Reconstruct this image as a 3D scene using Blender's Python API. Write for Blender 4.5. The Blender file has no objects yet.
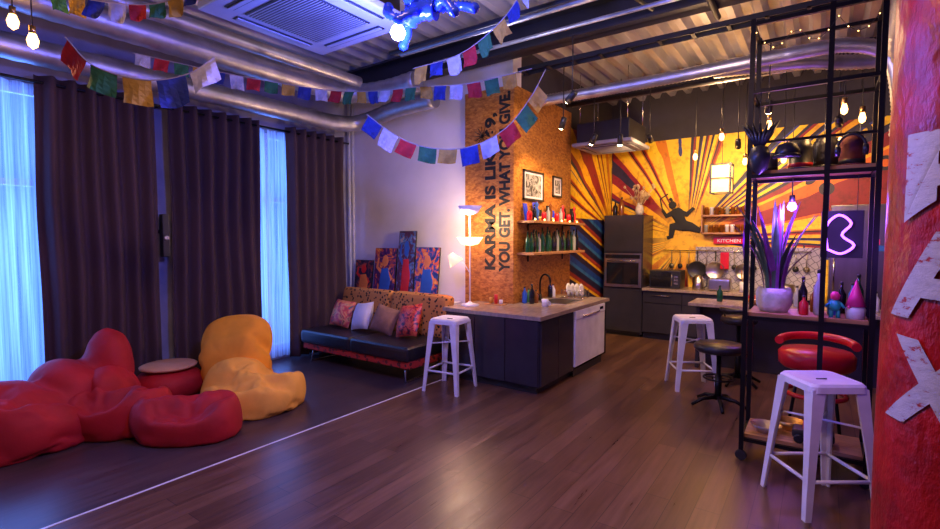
import bpy, bmesh, math, random
from mathutils import Vector, Matrix, noise
random.seed(7)
pi=math.pi
S=bpy.context.scene
col=S.collection
try:
    S.view_settings.view_transform='Standard'
except Exception: pass

# ---------------- materials ----------------
def new_mat(name):
    m=bpy.data.materials.new(name); m.use_nodes=True
    nt=m.node_tree; b=nt.nodes['Principled BSDF']
    return m,nt,b
def nd(nt,t,**k):
    n=nt.nodes.new(t)
    for a,v in k.items(): setattr(n,a,v)
    return n
def mth(nt,op,a,b=None,c=None):
    n=nt.nodes.new('ShaderNodeMath'); n.operation=op
    for i,v in enumerate((a,b,c)):
        if v is None: continue
        if isinstance(v,(int,float)): n.inputs[i].default_value=v
        else: nt.links.new(v,n.inputs[i])
    return n.outputs[0]
def mixc(nt,f,a,b,mode='MIX'):
    n=nt.nodes.new('ShaderNodeMix'); n.data_type='RGBA'; n.blend_type=mode
    def s(sock,v):
        if isinstance(v,(int,float)): sock.default_value=v
        elif isinstance(v,(tuple,list)): sock.default_value=(*v[:3],1)
        else: nt.links.new(v,sock)
    s(n.inputs[0],f); s(n.inputs[6],a); s(n.inputs[7],b)
    return n.outputs[2]
def ramp(nt,f,stops,interp='LINEAR'):
    n=nt.nodes.new('ShaderNodeValToRGB'); n.color_ramp.interpolation=interp
    e=n.color_ramp.elements
    while len(e)<len(stops): e.new(.5)
    for i,(p,c) in enumerate(stops):
        e[i].position=p; e[i].color=(*c,1)
    nt.links.new(f,n.inputs[0]); return n.outputs[0]
def coords(nt,scale=(1,1,1),rot=(0,0,0)):
    t=nd(nt,'ShaderNodeTexCoord'); mp=nd(nt,'ShaderNodeMapping')
    mp.inputs['Scale'].default_value=scale; mp.inputs['Rotation'].default_value=rot
    nt.links.new(t.outputs['Object'],mp.inputs[0]); return mp.outputs[0]
def noi(nt,vec,scale,detail=4,rough=.5,out='Fac'):
    n=nd(nt,'ShaderNodeTexNoise'); n.inputs['Scale'].default_value=scale
    n.inputs['Detail'].default_value=detail; n.inputs['Roughness'].default_value=rough
    nt.links.new(vec,n.inputs['Vector']); return n.outputs[out]
def bump(nt,b,h,s=.2,d=.02):
    n=nd(nt,'ShaderNodeBump'); n.inputs['Strength'].default_value=s; n.inputs['Distance'].default_value=d
    nt.links.new(h,n.inputs['Height']); nt.links.new(n.outputs[0],b.inputs['Normal'])
def M(name,c,rough=.5,metal=0,var=.12,scale=6,bmp=0,emit=0,ec=None,stretch=(1,1,1)):
    m,nt,b=new_mat(name)
    v=coords(nt,stretch); f=noi(nt,v,scale)
    lo=tuple(x*(1-var) for x in c); hi=tuple(min(1,x*(1+var)) for x in c)
    o=ramp(nt,f,[(.3,lo),(.7,hi)]); nt.links.new(o,b.inputs['Base Color'])
    b.inputs['Roughness'].default_value=rough; b.inputs['Metallic'].default_value=metal
    if bmp: bump(nt,b,noi(nt,v,scale*6),bmp,.01)
    if emit:
        b.inputs['Emission Color'].default_value=(*(ec or c),1); b.inputs['Emission Strength'].default_value=emit
    return m

black=M('black_metal',(.012,.012,.014),.35,.6)
blackp=M('black_plastic',(.02,.02,.022),.4)
white=M('white_enamel',(.72,.72,.8),.3)
chrome=M('chrome',(.7,.7,.72),.15,1)
galv=M('galvanised_steel',(.5,.5,.55),.42,.9,.25,5,.15)
deckm=M('ceiling_deck_steel',(.62,.62,.66),.42,.6,.3,3,.1,stretch=(1,.3,1))
dark_steel=M('dark_painted_steel',(.025,.025,.032),.5,.3)
cabm=M('cabinet_charcoal',(.03,.027,.038),.2,0,.1)
topm=M('counter_laminate',(.34,.26,.20),.25,0,.2,12,stretch=(4,.6,1))
woodshelf=M('shelf_wood',(.42,.2,.08),.45,0,.3,9,.1,stretch=(.5,5,5))
redfab=M('red_beanbag_fabric',(.40,.005,.010),.72,0,.2,4,.2)
yelfab=M('ochre_beanbag_fabric',(.88,.34,.015),.8,0,.15,4,.2)
yel2=M('pale_ochre_fabric',(.88,.42,.05),.8,0,.15,4,.2)
tan=M('tan_felt',(.6,.33,.18),.9)
blackleather=M('black_leather',(.014,.013,.018),.34,0,.2,8,.25)
wallm=M('wall_plaster',(.80,.76,.84),.8,0,.05,3,.1)
darkwall=M('dark_wall_paint',(.04,.035,.05),.8)
leftw=M('window_wall_paint',(.32,.32,.42),.8)
curt=M('curtain_cloth',(.068,.038,.046),.85,0,.2,3,.3,stretch=(1,1,.3))
textm=M('black_paint',(.008,.008,.008),.6)
redv=M('red_stool_vinyl',(.6,.01,.02),.3)
steel=M('brushed_steel',(.5,.46,.42),.3,1,.12,8,stretch=(1,1,.1))
glassy=M('dark_glass',(.01,.01,.015),.06)
green=M('leaf_green',(.05,.10,.06),.45,0,.4,10)
purpleaf=M('leaf_purple',(.18,.04,.22),.45,0,.4,10)
wick=M('pot_ceramic',(.62,.58,.55),.6,0,.2,20,.5)
pinkm=M('pink_paint',(.8,.04,.25),.4)
brassm=M('brass',(.7,.42,.13),.3,1)
creamc=M('cream_cloth',(.62,.60,.72),.85,0,.1,8,.3)
brownc=M('brown_cloth',(.24,.12,.09),.85,0,.2,10,.3)
warmE=M('warm_bulb_glass',(1,.6,.25),.3,0,0,1,emit=9,ec=(1,.50,.14))
warmS=M('lamp_shade_lit',(1,.85,.6),.5,0,0,1,emit=3.6,ec=(1,.66,.3))
pinkS=M('lamp_shade_lit_pink',(1,.6,.5),.5,0,0,1,emit=1.8,ec=(1,.42,.25))
blueS=M('lamp_shade_violet',(.45,.4,.85),.5,0,0,1,emit=.35,ec=(.4,.35,1))
blueE=M('blue_bulb_glass',(.4,.5,1),.3,0,0,1,emit=30,ec=(.3,.4,1))
purpE=M('violet_bulb_glass',(.5,.3,1),.3,0,0,1,emit=14,ec=(.30,.10,1))
neonE=M('added_neon_glass',(.5,.2,1),.3,0,0,1,emit=5,ec=(.35,.10,1))  # glow of the made-up sign on the rack
bluem=M('blue_glossy_plastic',(.02,.06,.8),.2)
spotE=M('spot_lens',(1,.8,.5),.3,0,0,1,emit=45,ec=(1,.7,.35))
lanE=M('paper_lantern',(1,.75,.3),.6,0,.2,20,emit=2.0,ec=(1,.42,.08))

def floor_mat():
    m,nt,b=new_mat('wood_plank_floor')
    t=nd(nt,'ShaderNodeTexCoord'); mp=nd(nt,'ShaderNodeMapping'); mp.inputs['Rotation'].default_value=(0,0,pi/2)
    nt.links.new(t.outputs['Object'],mp.inputs[0])
    br=nd(nt,'ShaderNodeTexBrick'); br.offset=.37
    for k,v in {'Scale':1,'Brick Width':1.3,'Row Height':.14,'Mortar Size':.002,'Mortar Smooth':.1,'Bias':0}.items(): br.inputs[k].default_value=v
    br.inputs['Color1'].default_value=(.185,.092,.055,1); br.inputs['Color2'].default_value=(.11,.052,.032,1); br.inputs['Mortar'].default_value=(.03,.015,.01,1)
    nt.links.new(mp.outputs[0],br.inputs['Vector'])
    g=coords(nt,(7,.5,1)); f=noi(nt,g,4,6,.6)
    grain=ramp(nt,f,[(.3,(.5,.47,.47)),(.68,(1.0,1.0,1.0))])
    c=mixc(nt,1.0,br.outputs['Color'],grain,'MULTIPLY')
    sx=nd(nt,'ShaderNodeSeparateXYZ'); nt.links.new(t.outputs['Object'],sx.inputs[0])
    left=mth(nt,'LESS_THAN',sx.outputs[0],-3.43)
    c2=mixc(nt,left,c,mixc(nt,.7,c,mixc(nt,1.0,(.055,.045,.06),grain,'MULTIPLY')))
    nt.links.new(c2,b.inputs['Base Color'])
    r=mth(nt,'MULTIPLY_ADD',f,.25,.2); nt.links.new(r,b.inputs['Roughness'])
    bump(nt,b,f,.08,.01)
    return m
def osb_mat():
    m,nt,b=new_mat('osb_board')
    outs=[]
    for sc,ro in ((20,(.3,.5,.2)),(27,(1.1,.2,1.3))):
        t=coords(nt,(1,1,2.2),ro)
        vo=nd(nt,'ShaderNodeTexVoronoi'); vo.inputs['Scale'].default_value=sc; nt.links.new(t,vo.inputs['Vector'])
        sp=nd(nt,'ShaderNodeSeparateColor'); nt.links.new(vo.outputs['Color'],sp.inputs[0]); outs.append(sp.outputs[0])
    f=mth(nt,'MULTIPLY',mth(nt,'ADD',outs[0],outs[1]),.5)
    c=ramp(nt,f,[(.1,(.26,.08,.012)),(.5,(.45,.17,.03)),(.85,(.58,.25,.05))])
    nt.links.new(c,b.inputs['Base Color']); b.inputs['Roughness'].default_value=.4
    bump(nt,b,f,.1,.01); return m
def mural_mat(name,cx,cz,axis,side=False):
    m,nt,b=new_mat(name)
    t=nd(nt,'ShaderNodeTexCoord'); sx=nd(nt,'ShaderNodeSeparateXYZ'); nt.links.new(t.outputs['Object'],sx.inputs[0])
    u=mth(nt,'SUBTRACT',sx.outputs[axis],cx); w=mth(nt,'SUBTRACT',sx.outputs[2],cz)
    a=mth(nt,'ARCTAN2',w,u); n1=noi(nt,t.outputs['Object'],1.2,2)
    r=mth(nt,'SQRT',mth(nt,'ADD',mth(nt,'MULTIPLY',u,u),mth(nt,'MULTIPLY',w,w)))
    k=mth(nt,'ADD',mth(nt,'MULTIPLY',a,24/(2*pi)),mth(nt,'ADD',mth(nt,'MULTIPLY',n1,.3),mth(nt,'MULTIPLY',mth(nt,'SINE',mth(nt,'MULTIPLY',a,9)),.6)))
    fr=mth(nt,'FRACT',k)
    k2=mth(nt,'FRACT',mth(nt,'MULTIPLY',a,7/(2*pi)))
    c1=ramp(nt,fr,[(0,(1,.62,.015)),(.36,(.85,.16,.005)),(.44,(.28,.008,.012)),(.58,(.02,.006,.02)),(.68,(.75,.24,.01)),(.78,(1,.70,.03))],'CONSTANT')
    c2=ramp(nt,fr,[(0,(.012,.01,.04)),(.2,(1,.5,.01)),(.42,(.3,.01,.02)),(.56,(.02,.015,.05)),(.70,(1,.65,.02)),(.92,(.03,.04,.25))],'CONSTANT')
    c=mixc(nt,mth(nt,'GREATER_THAN',k2,.5),c1,c2)
    glow=ramp(nt,r,[(.25,(1,1,1)),(.7,(0,0,0))])
    c=mixc(nt,glow,c,(1,.58,.025))
    n2=noi(nt,t.outputs['Object'],9,5,.7)
    dirt=ramp(nt,n2,[(.36,(.66,.58,.56)),(.5,(.95,.95,.95))]); c=mixc(nt,1.0,c,dirt,'MULTIPLY')
    vo=nd(nt,'ShaderNodeTexVoronoi'); vo.inputs['Scale'].default_value=3.2; nt.links.new(t.outputs['Object'],vo.inputs['Vector'])
    far=mth(nt,'GREATER_THAN',sx.outputs[0],-.2)
    ring=mth(nt,'MULTIPLY',mth(nt,'LESS_THAN',vo.outputs['Distance'],.32),mth(nt,'GREATER_THAN',vo.outputs['Distance'],.17))
    if not side: c=mixc(nt,mth(nt,'MULTIPLY',ring,far),c,(.03,.02,.03))
    else:
        low=mth(nt,'LESS_THAN',sx.outputs[2],1.9)
        st=mth(nt,'FRACT',mth(nt,'MULTIPLY',mth(nt,'ADD',sx.outputs[2],mth(nt,'MULTIPLY',sx.outputs[1],.35)),2.2))
        cs=ramp(nt,st,[(0,(.01,.05,.3)),(.2,(.02,.01,.05)),(.4,(.8,.42,.01)),(.5,(.3,.03,.02)),(.65,(.015,.01,.05)),(.88,(.03,.15,.4))],'CONSTANT')
        c=mixc(nt,low,c,mixc(nt,1.0,cs,dirt,'MULTIPLY'))
    nt.links.new(c,b.inputs['Base Color']); b.inputs['Roughness'].default_value=.5
    return m
def spots_mat(name,base,spot,scale,thr=.33):
    m,nt,b=new_mat(name); v=coords(nt)
    vo=nd(nt,'ShaderNodeTexVoronoi'); vo.inputs['Scale'].default_value=scale; nt.links.new(v,vo.inputs['Vector'])
    d=mth(nt,'ADD',vo.outputs['Distance'],mth(nt,'MULTIPLY',noi(nt,v,scale*2),.25))
    c=ramp(nt,d,[(0,tuple(x*.5 for x in base)),(thr,spot),(thr+.22,base)],'CONSTANT')
    nt.links.new(c,b.inputs['Base Color']); b.inputs['Roughness'].default_value=.8; return m
def paint_mat(name,stops,scale,seed):
    m,nt,b=new_mat(name); v=coords(nt,(1,1,1),(seed,seed*.7,seed*1.3))
    w=nd(nt,'ShaderNodeTexNoise'); w.inputs['Scale'].default_value=scale; w.inputs['Detail'].default_value=4; w.inputs['Distortion'].default_value=1.6
    nt.links.new(v,w.inputs['Vector'])
    c=ramp(nt,w.outputs['Fac'],stops); nt.links.new(c,b.inputs['Base Color']); b.inputs['Roughness'].default_value=.4; return m
def hex_mat():
    m,nt,b=new_mat('hex_tile'); t=nd(nt,'ShaderNodeTexCoord')
    vo=nd(nt,'ShaderNodeTexVoronoi'); vo.feature='DISTANCE_TO_EDGE'; vo.inputs['Scale'].default_value=13; vo.inputs['Randomness'].default_value=.35
    mp=nd(nt,'ShaderNodeMapping'); mp.inputs['Rotation'].default_value=(0,.6,0); nt.links.new(t.outputs['Object'],mp.inputs[0])
    nt.links.new(mp.outputs[0],vo.inputs['Vector'])
    c=ramp(nt,vo.outputs['Distance'],[(.0,(.08,.08,.1)),(.09,(.42,.40,.44))]); nt.links.new(c,b.inputs['Base Color']); b.inputs['Roughness'].default_value=.25; return m
def sheer_mat():
    m=bpy.data.materials.new('sheer_curtain'); m.use_nodes=True; nt=m.node_tree
    for n in list(nt.nodes):
        if n.type!='OUTPUT_MATERIAL': nt.nodes.remove(n)
    o=[n for n in nt.nodes][0]
    tr=nd(nt,'ShaderNodeBsdfTranslucent'); tr.inputs[0].default_value=(.7,.78,.9,1)
    tp=nd(nt,'ShaderNodeBsdfTransparent'); df=nd(nt,'ShaderNodeBsdfDiffuse'); df.inputs[0].default_value=(.5,.6,.9,1)
    a=nd(nt,'ShaderNodeMixShader'); a.inputs[0].default_value=.3; nt.links.new(tr.outputs[0],a.inputs[1]); nt.links.new(df.outputs[0],a.inputs[2])
    c=nd(nt,'ShaderNodeMixShader')
    f=noi(nt,coords(nt,(1,9,.15)),6,3); nt.links.new(ramp(nt,f,[(.35,(.05,.05,.05)),(.65,(.7,.7,.7))]),c.inputs[0])
    nt.links.new(a.outputs[0],c.inputs[1]); nt.links.new(tp.outputs[0],c.inputs[2]); nt.links.new(c.outputs[0],o.inputs[0]); return m
def bag_mat():
    m,nt,b=new_mat('punching_bag_vinyl'); v=coords(nt)
    f=noi(nt,v,6,8,.7); c=ramp(nt,f,[(.3,(.14,.002,.004)),(.55,(.42,.006,.008)),(.75,(.5,.015,.012))]); nt.links.new(c,b.inputs['Base Color'])
    b.inputs['Roughness'].default_value=.38; bump(nt,b,noi(nt,coords(nt,(1.2,1.2,.6)),9,5,.6),.8,.03); return m
FLOOR=floor_mat(); OSB=osb_mat(); MUR=mural_mat('sunburst_mural',-1.75,1.6,0); MURS=mural_mat('city_mural',8.6,1.7,1,True)
LEO=spots_mat('leopard_fabric',(.48,.20,.05),(.012,.006,.004),22,.24); LEOR=spots_mat('red_leopard_fabric',(.5,.03,.02),(.06,.01,.01),18,.28)
HEX=hex_mat(); SHEER=sheer_mat(); BAG=bag_mat()

# ---------------- geometry helpers ----------------
def E(name,loc=(0,0,0),rz=0):
    o=bpy.data.objects.new(name,None); o.location=loc; o.rotation_euler=(0,0,rz); o.empty_display_size=.1; col.objects.link(o); return o
def obj(name,me,mats,parent=None,loc=None,rot=None):
    o=bpy.data.objects.new(name,me); col.objects.link(o)
    for m in (mats if isinstance(mats,(list,tuple)) else [mats]): me.materials.append(m)
    if parent: o.parent=parent
    if loc is not None: o.location=loc
    if rot is not None: o.rotation_euler=rot
    return o
def mesh(name,vs,fs,mat,parent=None,smooth=False,loc=None,rot=None,mi=None):
    me=bpy.data.meshes.new(name); me.from_pydata([tuple(v) for v in vs],[],fs); me.update()
    if smooth:
        for p in me.polygons: p.use_smooth=True
    o=obj(name,me,mat,parent,loc,rot)
    if mi:
        for p,i in zip(me.polygons,mi): p.material_index=i
    return o
def box(name,a,b,mat,parent=None,bev=0,loc=None,rot=None):
    bm=bmesh.new(); bmesh.ops.create_cube(bm,size=1)
    a=Vector(a); b=Vector(b); c=(a+b)/2; s=b-a
    for v in bm.verts: v.co=Vector((v.co.x*s.x,v.co.y*s.y,v.co.z*s.z))+c
    if bev: bmesh.ops.bevel(bm,geom=bm.edges[:],offset=min(bev,min(abs(x) for x in s)*.45),segments=3,affect='EDGES',profile=.6)
    me=bpy.data.meshes.new(name); bm.to_mesh(me); bm.free()
    return obj(name,me,mat,parent,loc,rot)
def lathe(name,prof,mat,parent=None,loc=None,rot=None,seg=32,smooth=True):
    vs=[];fs=[]
    n=len(prof)
    for r,z in prof:
        for k in range(seg):
            a=2*pi*k/seg; vs.append((r*math.cos(a),r*math.sin(a),z))
    for i in range(n-1):
        for k in range(seg):
            k2=(k+1)%seg; fs.append((i*seg+k,i*seg+k2,(i+1)*seg+k2,(i+1)*seg+k))
    if prof[0][0]>1e-4: fs.append(tuple(range(seg))[::-1])
    if prof[-1][0]>1e-4: fs.append(tuple((n-1)*seg+k for k in range(seg)))
    o=mesh(name,vs,fs,mat,parent,False,loc,rot)
    for p in o.data.polygons: p.use_smooth = smooth and len(p.vertices)==4
    return o
def tubedata(pts,rad,seg=12):
    pts=[Vector(p) for p in pts]; n=len(pts)
    rr=rad if isinstance(rad,(list,tuple)) else [rad]*n
    vs=[];fs=[]; up=None
    for i,p in enumerate(pts):
        t=(pts[min(i+1,n-1)]-pts[max(i-1,0)]).normalized()
        if up is None:
            up=Vector((0,0,1)) if abs(t.z)<.9 else Vector((1,0,0))
        x=(up-t*up.dot(t)).normalized(); y=t.cross(x); up=x
        for k in range(seg):
            a=2*pi*k/seg; vs.append(p+(x*math.cos(a)+y*math.sin(a))*rr[i])
    for i in range(n-1):
        for k in range(seg):
            k2=(k+1)%seg; fs.append((i*seg+k,i*seg+k2,(i+1)*seg+k2,(i+1)*seg+k))
    fs.append(tuple(range(seg))[::-1]); fs.append(tuple((n-1)*seg+k for k in range(seg)))
    return vs,fs
def tube(name,pts,rad,mat,parent=None,seg=12):
    vs,fs=tubedata(pts,rad,seg); o=mesh(name,vs,fs,mat,parent)
    for p in o.data.polygons: p.use_smooth=len(p.vertices)==4
    return o
def smoothpath(ctrl,step=.05):
    out=[]; c=[Vector(p) for p in ctrl]; c=[c[0]*2-c[1]]+c+[c[-1]*2-c[-2]]
    for i in range(1,len(c)-2):
        n=max(2,int((c[i+1]-c[i]).length/step))
        for k in range(n):
            t=k/n; p0,p1,p2,p3=c[i-1:i+3]
            out.append(.5*((2*p1)+(p2-p0)*t+(2*p0-5*p1+4*p2-p3)*t*t+(3*p1-p0-3*p2+p3)*t**3))
    out.append(c[-2]); return out
def ribbed(name,ctrl,r,mat,parent=None,amp=.06,rib=.05,seg=20):
    pts=smoothpath(ctrl,rib/2); rr=[r*(1+(amp if i%2 else -amp)) for i in range(len(pts))]
    return tube(name,pts,rr,mat,parent,seg)
def join(parts):
    vs=[];fs=[];mi=[]
    for v,f,m in parts:
        o=len(vs); vs+=[tuple(x) for x in v]; fs+=[tuple(i+o for i in q) for q in f]; mi+=[m]*len(f)
    return vs,fs,mi
SIM=[]
def blob(name,ell,mat,parent=None,vox=.03,amp=.015,freq=2.2,seed=0,smooth=6,sq=.8,sim=True):
    bm=bmesh.new()
    for c,r,rz in ell:
        d=bmesh.ops.create_icosphere(bm,subdivisions=5,radius=1)
        for v in d['verts']: v.co=Vector([math.copysign(abs(x)**sq,x) for x in v.co])
        rz,ty=rz if isinstance(rz,tuple) else (rz,0)
        mt=Matrix.Translation(c)@Matrix.Rotation(rz,4,'Z')@Matrix.Rotation(ty,4,'Y')@Matrix.Diagonal((*r,1))
        bmesh.ops.transform(bm,matrix=mt,verts=d['verts'])
    me=bpy.data.meshes.new('tmp'); bm.to_mesh(me); bm.free()
    o=bpy.data.objects.new('tmp',me); col.objects.link(o)
    a=o.modifiers.new('r','REMESH'); a.mode='VOXEL'; a.voxel_size=vox
    s=o.modifiers.new('s','SMOOTH'); s.iterations=smooth; s.factor=.5
    dg=bpy.context.evaluated_depsgraph_get(); dg.update()
    m2=bpy.data.meshes.new_from_object(o.evaluated_get(dg)); bpy.data.objects.remove(o)
    m2.name=name
    off=Vector((seed*3.1,seed*1.7,seed))
    for v in m2.vertices:
        v.co=v.co+v.normal*(noise.noise(v.co*freq+off)*amp+noise.noise(v.co*9+off)*amp*.5)
        if v.co.z<.012: v.co.z=.012
    for p in m2.polygons: p.use_smooth=True
    ob=obj(name,m2,mat,parent)
    if sim: SIM.append(ob)
    return ob
def simulate(frames=18):
    fl=bpy.data.objects.new('tmp_ground',bpy.data.meshes.new('g')); col.objects.link(fl)
    fl.data.from_pydata([(-9,-3,0),(0,-3,0),(0,6,0),(-9,6,0)],[],[(0,1,2,3)]); fl.modifiers.new('c','COLLISION'); fl.collision.thickness_outer=.006; fl.collision.cloth_friction=30
    for o in SIM:
        m=o.modifiers.new('cloth','CLOTH'); s=m.settings
        s.quality=6; s.mass=.25; s.tension_stiffness=25; s.compression_stiffness=12; s.shear_stiffness=8; s.bending_stiffness=.12; s.air_damping=4
        s.use_pressure=True; s.uniform_pressure_force=1.6; s.shrink_min=-.13; s.effector_weights.gravity=.75
        m.collision_settings.distance_min=.006; m.collision_settings.use_self_collision=False
        m.point_cache.frame_start=1; m.point_cache.frame_end=frames
    for f in range(1,frames+1):
        S.frame_set(f)
    dg=bpy.context.evaluated_depsgraph_get()
    new=[]
    for o in SIM:
        me=bpy.data.meshes.new_from_object(o.evaluated_get(dg)); new.append(me)
    for o,me in zip(SIM,new):
        ok=all(abs(c)<20 for v in me.vertices for c in v.co)
        for m in list(o.modifiers): o.modifiers.remove(m)
        if ok:
            # restore the filled bag's overall size, keep the settled folds
            for ax in range(3):
                a0=min(v.co[ax] for v in o.data.vertices); a1=max(v.co[ax] for v in o.data.vertices)
                b0=min(v.co[ax] for v in me.vertices); b1=max(v.co[ax] for v in me.vertices)
                if b1-b0<1e-3: continue
                k=(a1-a0)/(b1-b0)
                if ax==2: k=min(k,1.9)
                for v in me.vertices: v.co[ax]=a0+(v.co[ax]-b0)*k
            o.data=me
            for v in me.vertices: v.co.z=max(v.co.z-.012,0)
            for p in me.polygons: p.use_smooth=True
            sb=o.modifiers.new('subdivision','SUBSURF'); sb.levels=1; sb.render_levels=1
    bpy.data.objects.remove(fl); S.frame_set(1)
def light(name,kind,loc,power,color,size=.1,rot=None,spot=None,parent=None):
    l=bpy.data.lights.new(name,kind); l.energy=power; l.color=color
    if kind=='POINT': l.shadow_soft_size=size
    if kind=='SPOT': l.shadow_soft_size=size; l.spot_size=spot or 1.6; l.spot_blend=.6
    if kind=='AREA':
        l.shape='RECTANGLE'; l.size=size[0]; l.size_y=size[1]
    o=bpy.data.objects.new(name,l); o.location=loc
    if rot: o.rotation_euler=rot
    col.objects.link(o)
    if parent: o.parent=parent
    return o
def textmesh(name,s,size,mat,parent=None,bold=.006,extr=.002,width=None):
    cu=bpy.data.curves.new(name,'FONT'); cu.body=s; cu.size=size; cu.offset=bold; cu.extrude=extr
    t=bpy.data.objects.new('t',cu); col.objects.link(t)
    dg=bpy.context.evaluated_depsgraph_get(); dg.update()
    me=bpy.data.meshes.new_from_object(t.evaluated_get(dg)); bpy.data.objects.remove(t)
    if width:
        xs=[v.co.x for v in me.vertices]; k=width/(max(xs)-min(xs))
        for v in me.vertices: v.co.x*=k
    return obj(name,me,mat,parent)

# ---------------- beanbags (draped with a short cloth settle) ----------------
R=.62
blob('red_beanbag',[((-4.98,.98,.27),(.42,.42,.28),R),((-5.12,1.34,.36),(.30,.34,.31),R),((-5.17,1.62,.54),(.20,.21,.27),(R,.2))],redfab,seed=1)
blob('red_beanbag',[((-4.78,1.56,.21),(.46,.29,.21),R),((-4.98,1.58,.29),(.24,.26,.22),R)],redfab,seed=2)
blob('red_beanbag',[((-4.16,1.84,.18),(.43,.25,.18),R),((-3.98,1.96,.17),(.22,.22,.16),R)],redfab,seed=4)
e=E('red_pouf',(-5.20,2.16,0)); blob('cushion_body',[((0,0,.17),(.30,.30,.17),0)],redfab,e,seed=6,sim=False); lathe('felt_top',[(.0,.325),(.22,.325),(.245,.335),(.25,.35),(.23,.36),(0,.365)],tan,e)
e=E('yellow_beanbag_chair'); blob('backrest',[((-4.86,2.68,.36),(.36,.26,.36),R),((-4.92,2.72,.60),(.37,.18,.22),R)],yelfab,e,seed=8,sq=.7)
blob('seat_cushion',[((-4.30,2.50,.19),(.42,.34,.19),R),((-4.52,2.56,.27),(.34,.30,.20),R),((-4.2,2.7,.24),(.26,.26,.16),R)],yel2,e,seed=9)
try:
    simulate()
except Exception as ex:
    print('SIMFAIL',ex)
    for o in SIM:
        for m in list(o.modifiers): o.modifiers.remove(m)
    g=bpy.data.objects.get('tmp_ground')
    if g: bpy.data.objects.remove(g)

# ---------------- camera ----------------
cam=bpy.data.cameras.new('camera'); co=bpy.data.objects.new('camera',cam); col.objects.link(co)
co.location=(0,0,1.6); co.rotation_euler=(math.radians(90-3.1),0,math.radians(35.54)); cam.sensor_width=36; cam.lens=18.77
cam.clip_start=.05; S.camera=co

# ---------------- room shell ----------------
XL,XR,YF,YB,ZC=-5.8,2.6,-2.5,8.5,3.9
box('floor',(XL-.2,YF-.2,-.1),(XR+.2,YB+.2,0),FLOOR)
vs=[];fs=[]; x=XL-.1; prof=[]
while x<XR+.2:
    prof+=[(x,ZC),(x+.07,ZC),(x+.11,ZC+.10),(x+.20,ZC+.10)]; x+=.24
for i,(px,pz) in enumerate(prof):
    vs+=[(px,YF-.1,pz),(px,YB+.1,pz)]
    if i: fs.append((2*i-2,2*i-1,2*i+1,2*i))
n=len(vs); vs+=[(prof[0][0],YF-.1,ZC+.2),(prof[0][0],YB+.1,ZC+.2),(prof[-1][0],YF-.1,ZC+.2),(prof[-1][0],YB+.1,ZC+.2)]
fs.append((n,n+1,n+3,n+2))
mesh('ceiling',vs,fs,deckm)
wl=E('wall_left')
wins=[(-.6,1.5),(3.15,4.2)]
ys=[YF]+[y for w in wins for y in w]+[5.1]
for i in range(0,len(ys),2): box('pier',(XL-.2,ys[i],0),(XL,ys[i+1],ZC+.08),leftw,wl)
for a,b in wins:
    box('sill',(XL-.2,a,0),(XL,b,.12),leftw,wl); box('lintel',(XL-.2,a,2.95),(XL,b,ZC+.08),leftw,wl)
for i,(a,b) in enumerate(wins):
    w=E('window_%d'%(i+1),(XL-.12,a,.12)); L=b-a
    for q in ((0,.06),(L/2-.03,L/2+.03),(L-.06,L)): box('frame_post',(0,q[0],0),(.06,q[1],2.83),white,w)
    for z in (0,1.95,2.77): box('frame_rail',(.002,0,z),(.058,L,z+.06),white,w)
box('wall_back_left',(XL-.2,5.1,0),(-2.98-.04,5.3,ZC+.08),wallm)
box('wall_partition',(-3.18,5.3,0),(-3.02,YB,ZC+.08),darkwall)
box('wall_back',(-3.18,YB,0),(XR+.2,YB+.2,ZC+.08),darkwall)
box('wall_right',(XR,YF,0),(XR+.2,YB,ZC+.08),darkwall)
box('wall_front',(XL-.2,YF-.2,0),(XR+.2,YF,ZC+.08),leftw)
box('baseboard_back_left',(XL,5.075,0),(-3.5,5.1,.09),white)
box('trim_floor_strip',(-3.442,YF,0),(-3.425,4.33,.003),white)
mesh('mural_panel',[(-3.0,8.49,0.0),(XR,8.49,0.0),(XR,8.49,3.2),(-3.0,8.49,3.2)],[(0,1,2,3)],MUR)
mesh('city_mural_panel',[(-3.01,6.7,0.0),(-3.01,8.49,0.0),(-3.01,8.49,3.2),(-3.01,6.7,3.2)],[(0,1,2,3)],MURS)
osb=E('osb_wall_cladding')
box('front_board',(-3.69,5.06,.0),(-2.98,5.1,3.4),OSB,osb); box('side_board',(-3.02,5.1,0),(-2.98,6.69,3.4),OSB,osb)
q=E('wall_quote_lettering')
for s,x,w,z in (('KARMA IS LIKE 69,',-3.24,1.9,1.2),('YOU GET. WHAT YOU GIVE.',-3.035,2.15,1.2)):
    t=textmesh('quote_line',s,.2,textm,q,.008,.002,w)
    t.matrix_world=Matrix(((0,-1,0,x),(0,0,-1,5.056),(1,0,0,z),(0,0,0,1)))

# ---------------- beams, ducts ----------------
def ibeam(name,a,b,h=.3,w=.2,z=3.59):
    e=E(name)
    for zz,ww,hh in ((z,w,.025),(z+h-.025,w,.025),(z,.02,h)):
        box('flange',(a[0],a[1]-ww/2,zz),(b,a[1]+ww/2,zz+hh),dark_steel,e)
ibeam('steel_beam',(XL+.01,1.1),XR-.01); ibeam('steel_beam',(XL+.01,4.72),XR-.01,.3,.2,3.59); ibeam('steel_beam',(-3.0,7.4),XR-.01,.2,.14,3.69)
ribbed('ventilation_duct',[(-5.35,-2.4,3.14),(-5.35,0,3.14),(-5.35,3.5,3.14),(-5.33,4.4,3.14),(-5.15,4.72,3.2),(-4.6,4.78,3.3),(-3.95,4.78,3.32)],.105,galv,None,.025,.12,24)
ribbed('ventilation_duct',[(-4.95,-2.4,3.42),(-4.95,0,3.42),(-4.95,3.6,3.42),(-4.85,4.25,3.42),(-4.4,4.4,3.42),(-3.9,4.4,3.44)],.12,galv,None,.025,.12,24)
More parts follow.
